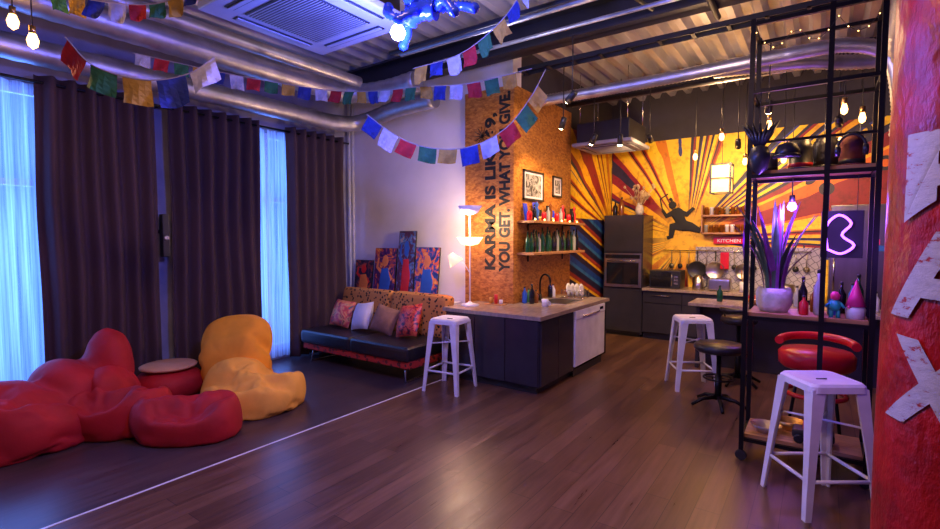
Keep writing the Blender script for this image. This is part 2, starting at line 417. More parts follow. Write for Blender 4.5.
ribbed('ventilation_duct',[(-4.45,-2.4,3.42),(-4.45,2.0,3.42),(-4.45,4.0,3.42)],.06,galv,None,.02,.2,16)
ribbed('flexible_duct',[(-2.85,5.3,3.22),(-1.5,5.3,3.22),(-.3,5.3,3.24),(.15,5.35,3.24),(.42,5.4,3.1),(.5,5.4,2.7),(.5,5.45,2.45)],.062,galv,None,.05,.035,20)
ribbed('flexible_duct',[(.46,4.35,3.85),(.46,4.35,3.4),(.46,4.6,3.15),(.5,4.85,2.95),(.85,5.0,2.8),(2.5,5.1,2.8)],.11,galv,None,.06,.045,20)
ribbed('flexible_duct',[(-1.0,5.95,3.4),(-.2,6.0,3.35),(.5,6.2,3.3),(2.4,6.4,3.3)],.07,galv,None,.05,.04,18)
for y,z,r,mt in ((3.45,3.36,.022,dark_steel),(3.6,3.40,.03,galv),(4.1,3.45,.018,galv),(6.45,3.45,.03,dark_steel),(6.65,3.48,.02,galv),(2.75,3.5,.04,dark_steel)):
    tube('ceiling_pipe',[(-3.4 if y<5 else -2.95,y,z),(XR-.02,y,z)],r,mt)
tube('sprinkler_pipe',[(-.8,-2.4,3.55),(-.8,4.9,3.55)],.025,dark_steel)
tube('conduit_pipe',[(-1.5,3.1,3.56),(-1.2,4.3,3.5)],.016,blackp)
e=E('cable_tray',(0,0,0))
for y in (5.0,5.14): box('side_rail',(-2.9,y,3.5),(2.5,y+.012,3.55),dark_steel,e)
for i in range(18): box('rung',(-2.85+i*.3,5.0,3.5),(-2.82+i*.3,5.152,3.51),dark_steel,e)
e=E('heating_pipes')
for y in (4.93,5.0): tube('riser',[(-5.72,y,0),(-5.72,y,3.88)],.018,white,e)

# ---------------- curtains ----------------
rod=E('curtain_rod'); tube('rod',[(-5.64,-1,2.97),(-5.64,4.85,2.97)],.014,black,rod)
for y in (-.8,1.36,2.34,3.45,4.8): tube('bracket',[(-5.8,y,2.97),(-5.64,y,2.97)],.009,black,rod)
def curtain(name,y0,y1,x,mat,amp,per,z0=.03,z1=3.03,seed=0,th=True):
    ny=int((y1-y0)/.018); nz=24; vs=[];fs=[]
    for j in range(nz+1):
        z=z0+(z1-z0)*j/nz
        for i in range(ny+1):
            y=y0+(y1-y0)*i/ny; k=1-.35*(1-j/nz)
            xx=x+amp*math.sin(2*pi*y/per+.5*noise.noise(Vector((y*2,z*.4,seed)))*(1-j/nz)*4)*(.7+.4*k)+.02*noise.noise(Vector((y*3,z,seed+5)))
            vs.append((xx,y+.02*noise.noise(Vector((y*2,z*.8,seed+9))),z))
    for j in range(nz):
        for i in range(ny): a=j*(ny+1)+i; fs.append((a,a+1,a+ny+2,a+ny+1))
    o=mesh(name,vs,fs,mat,None,True)
    if th:
        s=o.modifiers.new('thick','SOLIDIFY'); s.thickness=.004
    return o
for i,(a,b) in enumerate(((1.33,2.30),(2.41,3.42),(3.83,4.72))): curtain('blackout_curtain',a,b,-5.62,curt,.05,.155,seed=i)
curtain('blackout_curtain',-1.0,.1,-5.62,curt,.05,.155,seed=7)
curtain('sheer_curtain',.15,1.45,-5.72,SHEER,.022,.11,.05,2.96,3,False)
curtain('sheer_curtain',3.2,4.1,-5.72,SHEER,.022,.1,.05,2.96,4,False)
e=E('wall_speaker',(-5.68,2.355,1.55)); box('bracket',(-.12,-.01,.1),(0,.01,.14),black,e); box('cabinet',(-.02,-.035,-.15),(.06,.035,.3),blackp,e,.01); lathe('driver',[(.022,0),(.028,.01),(.01,.004)],galv,e,(.06,0,.05),(0,pi/2,0),16)

# ---------------- sofa ----------------
so=E('leopard_sofa',(-4.5,4.25,0))
box('seat_base',(-.93,-.38,.17),(.93,.3,.26),LEOR,so,.02)
box('seat_cushion_left',(-.94,-.42,.25),(0,.3,.42),blackleather,so,.05); box('seat_cushion_right',(0,-.42,.25),(.94,.3,.42),blackleather,so,.05)
for i in range(2):
    box('back_cushion',(-.94+i*.94,-.09,-.26),(0+i*.94,.09,.28),LEO,so,.08,loc=(0,.32,.64),rot=(math.radians(-12),0,0))
for x in (-.8,.8):
    tube('leg_frame',[(x,-.3,.2),(x+.03*(1 if x>0 else -1),-.34,.012),(x,.3,.012),(x,.28,.2)],.014,chrome,so)
def pillow(name,loc,rot,s,mat):
    n=14; vs=[];fs=[]
    for sgn in (1,-1):
        for j in range(n+1):
            for i in range(n+1):
                u=-1+2*i/n; v=-1+2*j/n
                t=.085*((1-u*u)*(1-v*v))**.45
                pin=1-.06*((1-u*u)*(v*v)+(1-v*v)*(u*u))
                vs.append((u*s*pin,sgn*t,v*s*pin))
    N=(n+1)**2
    for j in range(n):
        for i in range(n):
            a=j*(n+1)+i; fs.append((a,a+1,a+n+2,a+n+1)); fs.append((N+a,N+a+n+1,N+a+n+2,N+a+1))
    return mesh(name,vs,fs,mat,None,True,loc,rot)
flor=paint_mat('floral_fabric',[(.35,(.03,.12,.1)),(.45,(.6,.04,.06)),(.6,(.75,.35,.15)),(.7,(.1,.03,.03))],9,1)
patt=paint_mat('red_pattern_fabric',[(.38,(.05,.01,.02)),(.46,(.6,.02,.03)),(.56,(.7,.15,.05)),(.64,(.5,.02,.03))],12,2)
for x,m,s,r,nm in ((-5.1,flor,.18,.1,'floral_cushion'),(-4.72,creamc,.18,-.25,'cream_cushion'),(-4.32,brownc,.17,.35,'brown_cushion'),(-3.92,patt,.20,-.3,'red_patterned_cushion')):
    pillow(nm,(x,4.25,.43+s*.99),(math.radians(-22),r*.6,r*.5),s,m)
box('wall_ledge',(-5.68,4.84,0),(-3.75,5.07,.78),wallm,None,.01)
skin=M('painted_face',(.8,.25,.08),.5); skinb=M('painted_blue',(.03,.12,.5),.5); skinr=M('painted_red',(.65,.02,.03),.5)
for i,(a,b,zt,st) in enumerate(((-5.62,-5.26,1.28,[(.3,(.01,.01,.04)),(.5,(.02,.02,.08)),(.62,(.5,.08,.05)),(.75,(.05,.1,.3))]),
      (-5.22,-4.8,1.46,[(.3,(.01,.01,.06)),(.5,(.10,.02,.15)),(.58,(.7,.12,.03)),(.68,(.9,.45,.1))]),
      (-4.77,-4.46,1.70,[(.3,(.01,.01,.03)),(.48,(.12,.02,.05)),(.58,(.05,.2,.45)),(.72,(.6,.35,.2))]),
      (-4.44,-4.03,1.48,[(.3,(.01,.01,.06)),(.48,(.03,.08,.35)),(.56,(.8,.12,.03)),(.68,(.95,.45,.1))]))):
    pm=paint_mat('painting_canvas_%d'%i,st,9,i+1.3); h=zt-.78; w=b-a
    p=E('canvas_painting',((a+b)/2,4.90,.78)); rt=(math.radians(-6),0,0)
    box('stretcher',(-w/2,.0,0),(w/2,.02,h),blackp,p,0,rot=rt); box('canvas',(-w/2+.004,-.006,.004),(w/2-.004,0.0,h-.004),pm,p,rot=rt)
    fig=E('painted_figure'); fig.parent=p; fig.rotation_euler=rt; fig.scale=(1,.04,1); fig.location=(0,-.007,0)
    cc=[skinr,skin,skinb,skin][i]; c2=[skin,skinb,skinr,skinb][i]
    tube('painted_torso',[(0,0,.06),(w*.05,0,h*.35),(0,0,h*.58)],[w*.22,w*.26,w*.16],c2,fig,14)
    tube('painted_head',[(0,0,h*.62),(0,0,h*.66),(.01,0,h*.74),(0,0,h*.83),(0,0,h*.86)],[w*.05,w*.12,w*.15,w*.1,w*.01],cc,fig,14)
    tube('painted_arm',[(w*.15,0,h*.5),(w*.34,0,h*.38),(w*.12,0,h*.25)],[w*.07,w*.06,w*.04],cc,fig,10)
    tube('painted_arm',[(-w*.15,0,h*.5),(-w*.36,0,h*.6),(-w*.3,0,h*.8)],[w*.07,w*.06,w*.04],cc,fig,10)

# ---------------- stools ----------------
def tolix(loc,rz,h=.76):
    e=E('metal_bar_stool',loc,rz); s=.155
    def rsq(hs,z,rad=.045,n=5):
        out=[]
        for cx,cy,a0 in ((1,1,0),(-1,1,90),(-1,-1,180),(1,-1,270)):
            for k in range(n+1):
                a=math.radians(a0+90*k/n); out.append((cx*(hs-rad)+rad*math.cos(a),cy*(hs-rad)+rad*math.sin(a),z))
        return out
    rings=[rsq(s+.012,h-.05),rsq(s+.008,h-.015),rsq(s-.004,h),rsq(s-.03,h-.004),rsq(.05,h-.012,.02)]
    vs=[p for r in rings for p in r]; n=len(rings[0]); fs=[]
    for i in range(len(rings)-1):
        for k in range(n): k2=(k+1)%n; fs.append((i*n+k,i*n+k2,(i+1)*n+k2,(i+1)*n+k))
    fs.append(tuple((len(rings)-1)*n+k for k in range(n)))
    mesh('seat',vs,fs,white,e)
    tube('grip_hole',[(-.03,0,h-.0115),(.03,0,h-.0115)],.006,blackp,e,8)
    box('seat_underside',(-s+.01,-s+.01,h-.045),(s-.01,s-.01,h-.025),white,e)
    for sx in (-1,1):
        for sy in (-1,1):
            t=s+.004; b=.215
            def ring(c,wd,z,th=.012):
                return [(sx*c,sy*c,z),(sx*(c-wd),sy*c,z),(sx*(c-wd),sy*(c-th),z),(sx*(c-th),sy*(c-th),z),(sx*(c-th),sy*(c-wd),z),(sx*c,sy*(c-wd),z)]
            v=ring(b,.035,0)+ring(t+(b-t)*.5,.048,(h-.03)/2)+ring(t,.075,h-.03)
            f=[]
            for i in range(2):
                for k in range(6): k2=(k+1)%6; f.append((i*6+k,i*6+k2,i*6+6+k2,i*6+6+k))
            f+=[tuple(range(6)),tuple(range(12,18))]
            mesh('leg',v,f,white,e)
    for z in (.22,.5):
        c=s+.004+(.215-s-.004)*(1-z/(h-.03))-.012
        if z==.22:
            for a,b in (((-c,-c),(c,-c)),((c,-c),(c,c)),((c,c),(-c,c)),((-c,c),(-c,-c))):
                tube('foot_rail',[(a[0],a[1],z),(b[0],b[1],z)],.011,white,e,8)
        else:
            tube('cross_brace',[(-c,-c,z),(c,c,z)],.007,white,e,8); tube('cross_brace',[(-c,c,z+.015),(c,-c,z+.015)],.007,white,e,8)
    return e
tolix((-3.16,4.06,0),.12); tolix((-1.09,5.62,0),.5); tolix((.03,3.57,0),.62,.77)
def roundstool(name,loc,h,r,mat,back=False,rz=0):
    e=E(name,loc,rz)
    lathe('seat_pad',[(0,h-.075),(r*.9,h-.075),(r,h-.05),(r,h-.02),(r*.92,h),(0,h+.006)],mat,e)
    lathe('column',[(.03,.06),(.03,h*.5),(.02,h*.5),(.02,h-.07)],black,e)
    for k in range(5):
        a=2*pi*k/5; tube('base_arm',[(0,0,.09),(.15*math.cos(a),.15*math.sin(a),.07),(.25*math.cos(a),.25*math.sin(a),.015)],[.022,.018,.014],black,e,10)
    z,rr=h*.45,.13
    tube('foot_ring',[(rr*math.cos(2*pi*i/24),rr*math.sin(2*pi*i/24),z) for i in range(25)],.009,black,e,8)
    for k in range(2): a=pi*k; tube('ring_spoke',[(0,0,z),(rr*math.cos(a),rr*math.sin(a),z)],.006,black,e,8)
    if back:
        tube('backrest',[(r*.95*math.cos(a),r*.95*math.sin(a),h+.08) for a in [pi*.1+pi*.8*i/14 for i in range(15)]],.025,mat,e)
        for a in (pi*.2,pi*.8): tube('back_post',[(r*.8*math.cos(a),r*.8*math.sin(a),h-.05),(r*.95*math.cos(a),r*.95*math.sin(a),h+.08)],.008,black,e,8)
    return e
roundstool('black_swivel_stool',(-.75,5.12,0),.60,.22,blackleather)
roundstool('black_swivel_stool',(-.70,6.05,0),.74,.18,blackleather,True,rz=pi)
e=E('red_bar_chair',(.0,5.05,0))
lathe('seat_pad',[(0,.50),(.24,.50),(.27,.53),(.275,.62),(.25,.65),(0,.66)],redv,e)
tube('low_backrest',[(.27*math.cos(a),.27*math.sin(a),.70+.03*math.sin(a)) for a in [pi*.02+pi*.96*i/16 for i in range(17)]],.035,redv,e,12)
for k in range(4):
    a=pi/4+pi/2*k; tube('leg',[(.16*math.cos(a),.16*math.sin(a),.52),(.25*math.cos(a),.25*math.sin(a),.0)],.013,black,e,8)
tube('foot_ring',[(.215*math.cos(2*pi*i/28),.215*math.sin(2*pi*i/28),.28) for i in range(29)],.02,redv,e,8)

# ---------------- island ----------------
isl=E('kitchen_island')
box('end_cabinet',(-3.46,4.375,.08),(-2.27,5.05,.77),cabm,isl,.004); box('run_cabinet',(-2.975,5.05,.08),(-2.27,6.27,.77),cabm,isl,.004)
box('plinth',(-3.42,4.42,0),(-2.32,5.0,.08),blackp,isl); box('plinth',(-2.97,5.0,0),(-2.32,6.22,.08),blackp,isl)
L=[(-3.49,4.345),(-2.24,4.345),(-2.24,6.30),(-2.978,6.30),(-2.978,5.055),(-3.49,5.055)]
vs=[(x,y,.77) for x,y in L]+[(x,y,.81) for x,y in L]
fs=[(5,4,3,2,1,0),(6,7,8,9,10,11)]+[(i,(i+1)%6,(i+1)%6+6,i+6) for i in range(6)]
mesh('countertop',vs,fs,topm,isl)
for a,b in ((-3.45,-3.06),(-3.05,-2.67),(-2.66,-2.28)): box('end_panel',(a,4.36,.09),(b,4.376,.76),cabm,isl,.003)
for a,b in ((4.39,4.78),(4.79,5.18)): box('door_panel',(-2.271,a,.09),(-2.253,b,.76),cabm,isl,.003)
dw=E('dishwasher',(-2.27,5.2,0)); box('door',(.001,.0,.12),(.03,.93,.66),white,dw,.006); box('control_panel',(.001,.0,.665),(.034,.93,.765),white,dw,.006)
tube('handle',[(.035,.2,.69),(.05,.22,.69),(.05,.7,.69),(.035,.72,.69)],.008,chrome,dw,8); box('kick_plate',(-.02,.02,.0),(.0,.9,.1),blackp,dw)
box('display',(.034,.75,.70),(.036,.86,.735),glassy,dw)
sk=E('sink_basin',(-2.62,5.6,.81))
for a,b in (((-.2,-.25,0),(.2,-.235,.006)),((-.2,.235,0),(.2,.25,.006)),((-.2,-.235,0),(-.185,.235,.006)),((.185,-.235,0),(.2,.235,.006))): box('rim',a,b,steel,sk)
box('bowl',(-.185,-.235,0),(.185,.235,.002),blackp,sk)
tp=E('kitchen_tap',(-2.87,5.55,.81)); lathe('base',[(.03,0),(.03,.03),(.018,.04),(.018,.08)],black,tp)
tube('spout',smoothpath([(0,0,.05),(0,0,.25),(.05,0,.33),(.12,0,.31),(.14,0,.24)],.02),.012,black,tp); tube('lever',[(0,-.02,.07),(0,-.09,.10)],.007,black,tp)
def bottle(name,loc,h,r,mat,parent=None,cap=None):
    e=E(name,loc)
    if parent: e.parent=parent
    lathe('body',[(r*.9,0),(r,.01),(r,h*.6),(r*.35,h*.78),(r*.32,h*.93)],mat,e,seg=14)
    lathe('cap',[(r*.4,h*.92),(r*.4,h),(0,h)],cap or blackp,e,seg=12); return e
gl=[M('bottle_green',(.01,.07,.03),.1),M('bottle_amber',(.2,.06,.01),.1),M('bottle_black',(.01,.01,.012),.1),M('bottle_clear',(.35,.38,.36),.08),M('soap_blue',(.03,.12,.5),.3),M('soap_green',(.08,.35,.1),.3),redv,white]
for x,y,h,m in ((-2.9,5.2,.2,4),(-2.9,5.3,.17,5),(-2.9,5.89,.22,2),(-2.9,5.98,.17,7),(-2.8,5.2,.24,2),(-2.8,5.3,.16,1)): bottle('soap_bottle',(x,y,.81),h,.032,gl[m])
dr=E('dish_rack',(-2.62,6.06,.81))
for i in range(8): tube('wire',[(-.14+i*.04,-.12,.02),(-.14+i*.04,-.12,.1),(-.14+i*.04,.12,.1),(-.14+i*.04,.12,.02)],.003,chrome,dr,6)
tube('frame',[(-.15,-.13,.01),(.15,-.13,.01),(.15,.13,.01),(-.15,.13,.01),(-.15,-.13,.01)],.004,chrome,dr,6)
for i in range(4): lathe('plate',[(0,0),(.05,.002),(.09,.012),(.05,.006),(0,.004)],[white,creamc][i%2],dr,(-.1+i*.06,0,.1),(0,pi/2-.15,0),20)
e=E('coffee_mug',(-2.55,5.05,.81)); lathe('cup',[(.035,0),(.042,.09),(.037,.09),(.03,.01),(0,.01)],white,e,seg=20); tube('handle',[(.04,0,.07),(.065,0,.06),(.065,0,.03),(.04,0,.02)],.005,white,e,8)
e=E('decor_tray',(-3.12,4.9,.81)); box('base',(-.12,-.07,0),(.12,.07,.01),woodshelf,e,.003)
for i,(x,h) in enumerate(((-.07,.08),(0,.12),(.07,.06))): lathe('candle',[(.022,.01),(.022,h),(0,h)],[brassm,gl[6],creamc][i],e,(x,0,0),seg=14)
lp=E('twin_shade_lamp',(-3.33,4.66,.81)); lathe('base',[(.11,0),(.11,.012),(.03,.03),(.012,.05)],white,lp)
tube('pole',[(0,0,.04),(0,0,1.12)],.009,white,lp)
lathe('upper_shade',[(.03,1.06),(.09,1.08),(.14,1.16),(.135,1.16),(.08,1.09),(0,1.07)],blueS,lp)
lathe('main_shade',[(.02,.70),(.10,.72),(.155,.80),(.15,.80),(.09,.74),(0,.72)],warmS,lp)
tube('arm',[(0,0,.38),(-.06,-.04,.5),(-.12,-.09,.56)],.006,white,lp); lathe('reading_shade',[(.035,.1),(.05,.06),(.09,-.03),(.085,-.03),(.04,.06),(0,.08)],pinkS,lp,(-.14,-.10,.52),(.35,-.5,0))
light('lamp_light','POINT',(-3.36,4.58,1.80),38,(1,.66,.4),.08); light('reading_light','POINT',(-3.5,4.55,1.24),6,(1,.5,.3),.05)

sh=E('osb_wall_shelves')
for z in (1.78,1.395):
    box('shelf_board',(-2.978,5.15,z),(-2.75,6.69,z+.03),woodshelf,sh,.003)
    for y in (5.4,6.4): box('shelf_bracket',(-2.978,y,z-.09),(-2.965,y+.02,z),black,sh); box('shelf_bracket',(-2.97,y,z-.012),(-2.78,y+.02,z),black,sh)
bt=E('bottle_collection',(0,0,0))
for i in range(24):
    y=5.2+i*.062; bottle('bottle',(-2.86+random.uniform(-.02,.03),y,1.425),random.uniform(.24,.32),.029,gl[[0,0,2,2,0,3,0,2][i%8]],bt)
kn=E('shelf_knick_knacks')
for i in range(24):
    y=5.2+i*.062; k=i%6; z=1.81
    if k==0: lathe('jar',[(.03,0),(.033,.08),(.025,.11),(0,.12)],gl[[6,1,3][i%3]],kn,(-2.84,y,z),seg=14)
    elif k in (1,5): box('photo_card',(-.005,-.045,0),(.005,.045,random.uniform(.14,.24)),[white,bluem,redv,textm][i%4],kn,.002,(-2.91,y,z),(0,-.15,0))
    elif k==2: bottle('vial',(-2.84,y,z),.2,.025,gl[random.randint(0,3)],kn)
    elif k==3: lathe('figurine',[(.03,0),(.02,.05),(.03,.12),(.012,.16),(.025,.2),(.0,.24)],gl[random.choice([1,6,4])],kn,(-2.84,y,z),seg=12)
    else: lathe('bowl',[(.02,0),(.03,.05),(.025,.05),(0,.012)],brassm,kn,(-2.84,y,z),seg=16)
    if i%4==0: lathe('fairy_bulb',[(0,0),(.014,.012),(0,.03)],warmE,kn,(-2.78,y+.03,z),seg=8)
bw=paint_mat('bw_photo',[(.4,(.02,.02,.02)),(.55,(.5,.5,.5)),(.6,(.05,.05,.05))],8,3)
for y0,y1,z0,z1 in ((5.27,5.80,2.07,2.44),(6.08,6.36,2.16,2.44)):
    f=E('framed_photo',(-2.979,y0,z0)); w=y1-y0;h=z1-z0
    box('mat_board',(0,.02,.02),(.012,w-.02,h-.02),white,f); box('photo',(.012,.06,.05),(.014,w-.06,h-.05),bw,f)
    for a,b in (((0,0,0),(.022,w,.022)),((0,0,h-.022),(.022,w,h)),((0,0,0),(.022,.022,h)),((0,w-.022,0),(.022,w,h))): box('frame',a,b,blackp,f)
cl=E('wire_star_ornament',(-3.42,5.05,2.85))
for k in range(12):
    a=2*pi*k/12; tube('wire',[(0,0,0),(.11*math.cos(a),-.02,.11*math.sin(a))],.004,black,cl,6)

# ---------------- kitchen back run ----------------
kb=E('kitchen_base_cabinets')
box('carcass',(-2.28,7.93,.1),(.06,8.48,.77),cabm,kb); box('plinth',(-2.28,7.98,0),(.06,8.4,.1),blackp,kb); box('worktop',(-2.28,7.88,.77),(.06,8.48,.81),topm,kb,.004)
for i in range(4):
    a=-2.27+i*.585; box('drawer_front',(a,7.91,.58),(a+.575,7.93,.76),cabm,kb,.003); box('door_front',(a,7.91,.11),(a+.575,7.93,.57),cabm,kb,.003)
    tube('handle',[(a+.15,7.895,.70),(a+.42,7.895,.70)],.006,chrome,kb,8)
ov=E('tall_oven_cabinet',(-2.93,7.92,0))
box('carcass',(0,.02,.05),(.64,.56,1.97),cabm,ov); box('lower_door',(.01,0,.08),(.63,.02,.76),cabm,ov,.004); box('upper_door',(.01,0,1.38),(.63,.02,1.96),cabm,ov,.004)
box('oven_front',(.02,-.005,.80),(.62,.02,1.35),steel,ov,.004); box('oven_window',(.06,-.012,.85),(.58,-.004,1.2),glassy,ov,.003); tube('oven_handle',[(.08,-.04,1.23),(.56,-.04,1.23)],.009,chrome,ov,8)
box('oven_control',(.04,-.012,1.27),(.6,-.004,1.33),glassy,ov); box('foot',(.05,.05,0),(.6,.5,.05),blackp,ov)
mw=E('microwave_oven',(-2.2,8.0,.81)); box('body',(0,0,.01),(.46,.35,.28),blackp,mw,.01); box('door_glass',(.02,-.008,.03),(.32,.0,.26),glassy,mw); tube('handle',[(.34,-.02,.05),(.34,-.02,.24)],.007,chrome,mw,8)
box('foot',(.02,.02,0),(.44,.33,.01),blackp,mw)
for z in (.07,.12,.17): box('button',(.37,-.006,z),(.43,0,z+.03),chrome,mw)
ke=E('electric_kettle',(-1.5,8.1,.81)); lathe('body',[(.08,0),(.085,.02),(.065,.2),(.03,.22),(0,.23)],steel,ke); tube('handle',[(.06,0,.19),(.12,0,.18),(.12,0,.06),(.08,0,.04)],.01,blackp,ke,8)
to=E('toaster',(-1.2,8.08,.81)); box('body',(-.15,-.09,.01),(.15,.09,.19),steel,to,.03); box('foot',(-.12,-.07,0),(.12,.07,.01),blackp,to); box('slot',(-.11,-.03,.188),(.11,-.01,.192),glassy,to)
hob=E('cooktop',(-.5,8.12,.81)); box('glass',(-.28,-.2,0),(.28,.2,.008),glassy,hob)
pot=E('cooking_pot',(-.38,8.15,.818)); lathe('body',[(.1,0),(.11,.01),(.11,.13),(.1,.13),(.1,.02),(0,.02)],steel,pot)
bx=E('utensil_jar',(-.90,8.15,.81)); lathe('jar',[(.05,0),(.05,.15),(.045,.15),(.045,.01),(0,.01)],white,bx)
for i in range(6): a=i; tube('utensil',[(0,0,.02),(.04*math.cos(a),.04*math.sin(a),.32)],.006,random.choice([woodshelf,blackp,steel]),bx,6)
mesh('hex_tile_backsplash',[(-1.62,8.478,.81),(.06,8.478,.81),(.06,8.478,1.46),(-1.62,8.478,1.46)],[(0,1,2,3)],HEX)
rl=E('utensil_rail',(0,8.44,1.40)); tube('rail',[(-2.1,0,0),(-.1,0,0)],.008,chrome,rl,8)
for x in (-2.1,-1.2,-.1): tube('bracket',[(x,.035,0),(x,0,0)],.008,chrome,rl,8)
x=-2.1
for i,k in enumerate(['ladle','spoon','ladle','pan','spoon','pan','mitt','ladle','pan','spoon','ladle','pan','ladle','spoon','ladle']):
    x+=.13
    if k=='pan':
        s=1.25+.2*(i%2)
        lathe('pan',[(0,0),(.08*s,0),(.095*s,.03),(.09*s,.03),(.075*s,.006),(0,.006)],[blackp,blackp,steel][i%3],rl,(x,-.03,-.30),(pi/2,0,0),20); tube('pan_handle',[(x,-.03,-.20),(x,-.01,0)],.009,blackp,rl,6)
    elif k=='mitt': box('oven_mitt',(x-.06,-.05,-.28),(x+.06,-.02,-.02),redv,rl,.012)
    else:
        tube('stem',[(x,-.01,-.24),(x,-.01,0)],.006,steel,rl,6); lathe('head',[(0,-.04),(.035,-.018),(.04,0),(0,.004)],[steel,blackp][i%2],rl,(x,-.012,-.25),(pi/2,0,0),14)
ss=E('spice_shelf',(-1.52,8.30,1.66)); box('board',(0,0,0),(.72,.18,.025),woodshelf,ss); box('board',(0,0,.27),(.72,.18,.295),woodshelf,ss)
for a in (0,.70): box('side',(a,0,.0),(a+.02,.18,.45),woodshelf,ss)
for r in (0,1):
    for i in range(9):
        lathe('spice_jar',[(.028,0),(.028,.09),(.03,.092),(.03,.12),(0,.12)],random.choice([gl[7],gl[6],gl[3],brassm,gl[7],gl[1]]),ss,(.06+i*.073,.09,.025+.27*r),seg=12)
sg=E('red_kitchen_sign',(-1.36,8.44,1.51)); box('board',(0,0,0),(.42,.03,.10),redv,sg); t=textmesh('sign_text','KITCHEN',.07,white,sg,.001,.001,.32); t.location=(.05,-.002,.025); t.rotation_euler=(pi/2,0,0)
ms=E('leaping_figure_silhouette',(-1.84,8.470,1.58)); ms.scale=(1,.05,1)
def limb(nm,p,r): tube(nm,[(a,0,b) for a,b in p],r,textm,ms,14)
limb('torso',[(.02,.22),(-.03,.32),(-.08,.44),(-.10,.50)],[.085,.08,.10,.05])
limb('head',[(-.13,.50),(-.14,.53),(-.15,.58),(-.15,.62)],[.03,.055,.06,.02])
limb('topknot',[(-.15,.62),(-.19,.67)],[.02,.025])
limb('leg_bent',[(.02,.22),(-.14,.20),(-.16,.04),(-.22,.02)],[.085,.065,.04,.03])
limb('leg_kick',[(.02,.22),(.14,.20),(.27,.14),(.30,.20)],[.09,.07,.045,.03])
limb('arm_back',[(-.09,.45),(-.24,.38),(-.30,.48)],[.05,.04,.025])
limb('arm_front',[(-.07,.45),(.08,.40),(.18,.50)],[.05,.04,.025])
limb('nunchaku',[(-.30,.48),(-.34,.66),(-.22,.74)],[.012,.012,.012])
dv=E('dried_flower_vase',(-2.42,8.15,1.97)); lathe('vase',[(.04,0),(.07,.05),(.06,.13),(.03,.18),(.04,.2)],wick,dv)
tw=M('dried_stems',(.5,.36,.2),.8)
for i in range(34):
    a=random.uniform(0,6.28); r=random.uniform(.05,.26); h=random.uniform(.28,.5); tube('stem',[(0,0,.15),(r*.4*math.cos(a),r*.4*math.sin(a),h*.6),(r*math.cos(a),r*math.sin(a),h)],.004,tw,dv,5)
    lathe('seed_head',[(0,-.03),(.026,0),(0,.03)],tw,dv,(r*math.cos(a),r*math.sin(a),h),seg=7)
bottle('decor_bottle',(-2.7,8.1,1.97),.3,.045,gl[1]); bottle('decor_bottle',(-2.82,8.15,1.97),.24,.04,gl[2])
dsteel=M('dark_brushed_steel',(.25,.23,.22),.28,1,.15,8,stretch=(1,1,.1))
fr=E('refrigerator',(.10,7.85,0)); box('body',(0,.03,.03),(.62,.62,2.02),dsteel,fr,.01); box('upper_door',(0,0,.78),(.62,.03,2.02),dsteel,fr,.01); box('lower_door',(0,0,.06),(.62,.03,.765),dsteel,fr,.01)
for z0,z1 in ((.9,1.4),(.4,.7)): tube('handle',[(.05,-.03,z0),(.05,-.03,z1)],.01,chrome,fr,8)
box('foot',(.03,.05,0),(.59,.58,.03),blackp,fr)
for i in range(9): c=random.choice([redv,white,gl[4],brassm,pinkm,green]); x=random.uniform(.1,.5); z=random.uniform(1.2,1.85); box('fridge_magnet',(x,-.004,z),(x+.06,.0,z+.07),c,fr)

bc=E('breakfast_bar'); box('bar_top',(-1.3,6.42,.77),(1.6,7.0,.81),topm,bc,.005); box('front_panel',(-1.2,6.7,0),(1.55,6.74,.77),cabm,bc); box('end_panel',(-1.22,6.5,0),(-1.18,6.95,.77),cabm,bc)
for i,(x,h) in enumerate(((-1.0,.2),(-.2,.24),(.0,.28),(.15,.2),(.3,.3),(.5,.22))): bottle('bar_bottle',(x,6.75,.81),h,.035,gl[(i*3)%8])
e=E('fruit_bowl',(-.6,6.7,.81)); lathe('bowl',[(.06,0),(.14,.08),(.13,.08),(.05,.01),(0,.01)],brassm,e)
for i in range(5): a=i*1.3; lathe('fruit',[(0,-.04),(.03,-.028),(.04,0),(.03,.028),(0,.04)],[redv,yelfab,green][i%3],e,(.06*math.cos(a),.06*math.sin(a),.085),seg=14)

# ---------------- shelving rack ----------------
rk=E('industrial_shelving_rack'); y0,y1=3.95,4.35
for x in (-.42,.02,.28):
    for y in (y0,y1):
        if x==.02 and y==y1: continue
        box('post',(x-.015,y-.015,.08),(x+.015,y+.015,3.1),black,rk)
for x in (-.42,.28):
    for y in (y0,y1):
        lathe('caster',[(.035,-.015),(.04,0),(.035,.015)],blackp,rk,(x,y,.04),(pi/2,0,0),18)
for z in (.17,1.05,2.04,2.62,3.08):
    for y in (y0,y1): box('rail',(-.42,y-.012,z-.025),(.28,y+.012,z),black,rk)
    for x in (-.42,.28): box('side_rail',(x-.012,y0,z-.025),(x+.012,y1,z),black,rk)
for z in (.17,1.05,2.04): box('shelf_board',(-.405,y0+.013,z),(.265,y1-.013,z+.025),woodshelf,rk,.002)
box('hanging_bar',(-.42,y0-.008,2.25),(.28,y0+.008,2.266),black,rk)
pl=E('potted_snake_plant',(-.26,4.12,1.075)); lathe('pot',[(.085,0),(.11,.05),(.115,.13),(.10,.17),(.09,.17),(.088,.15),(0,.15)],wick,pl)
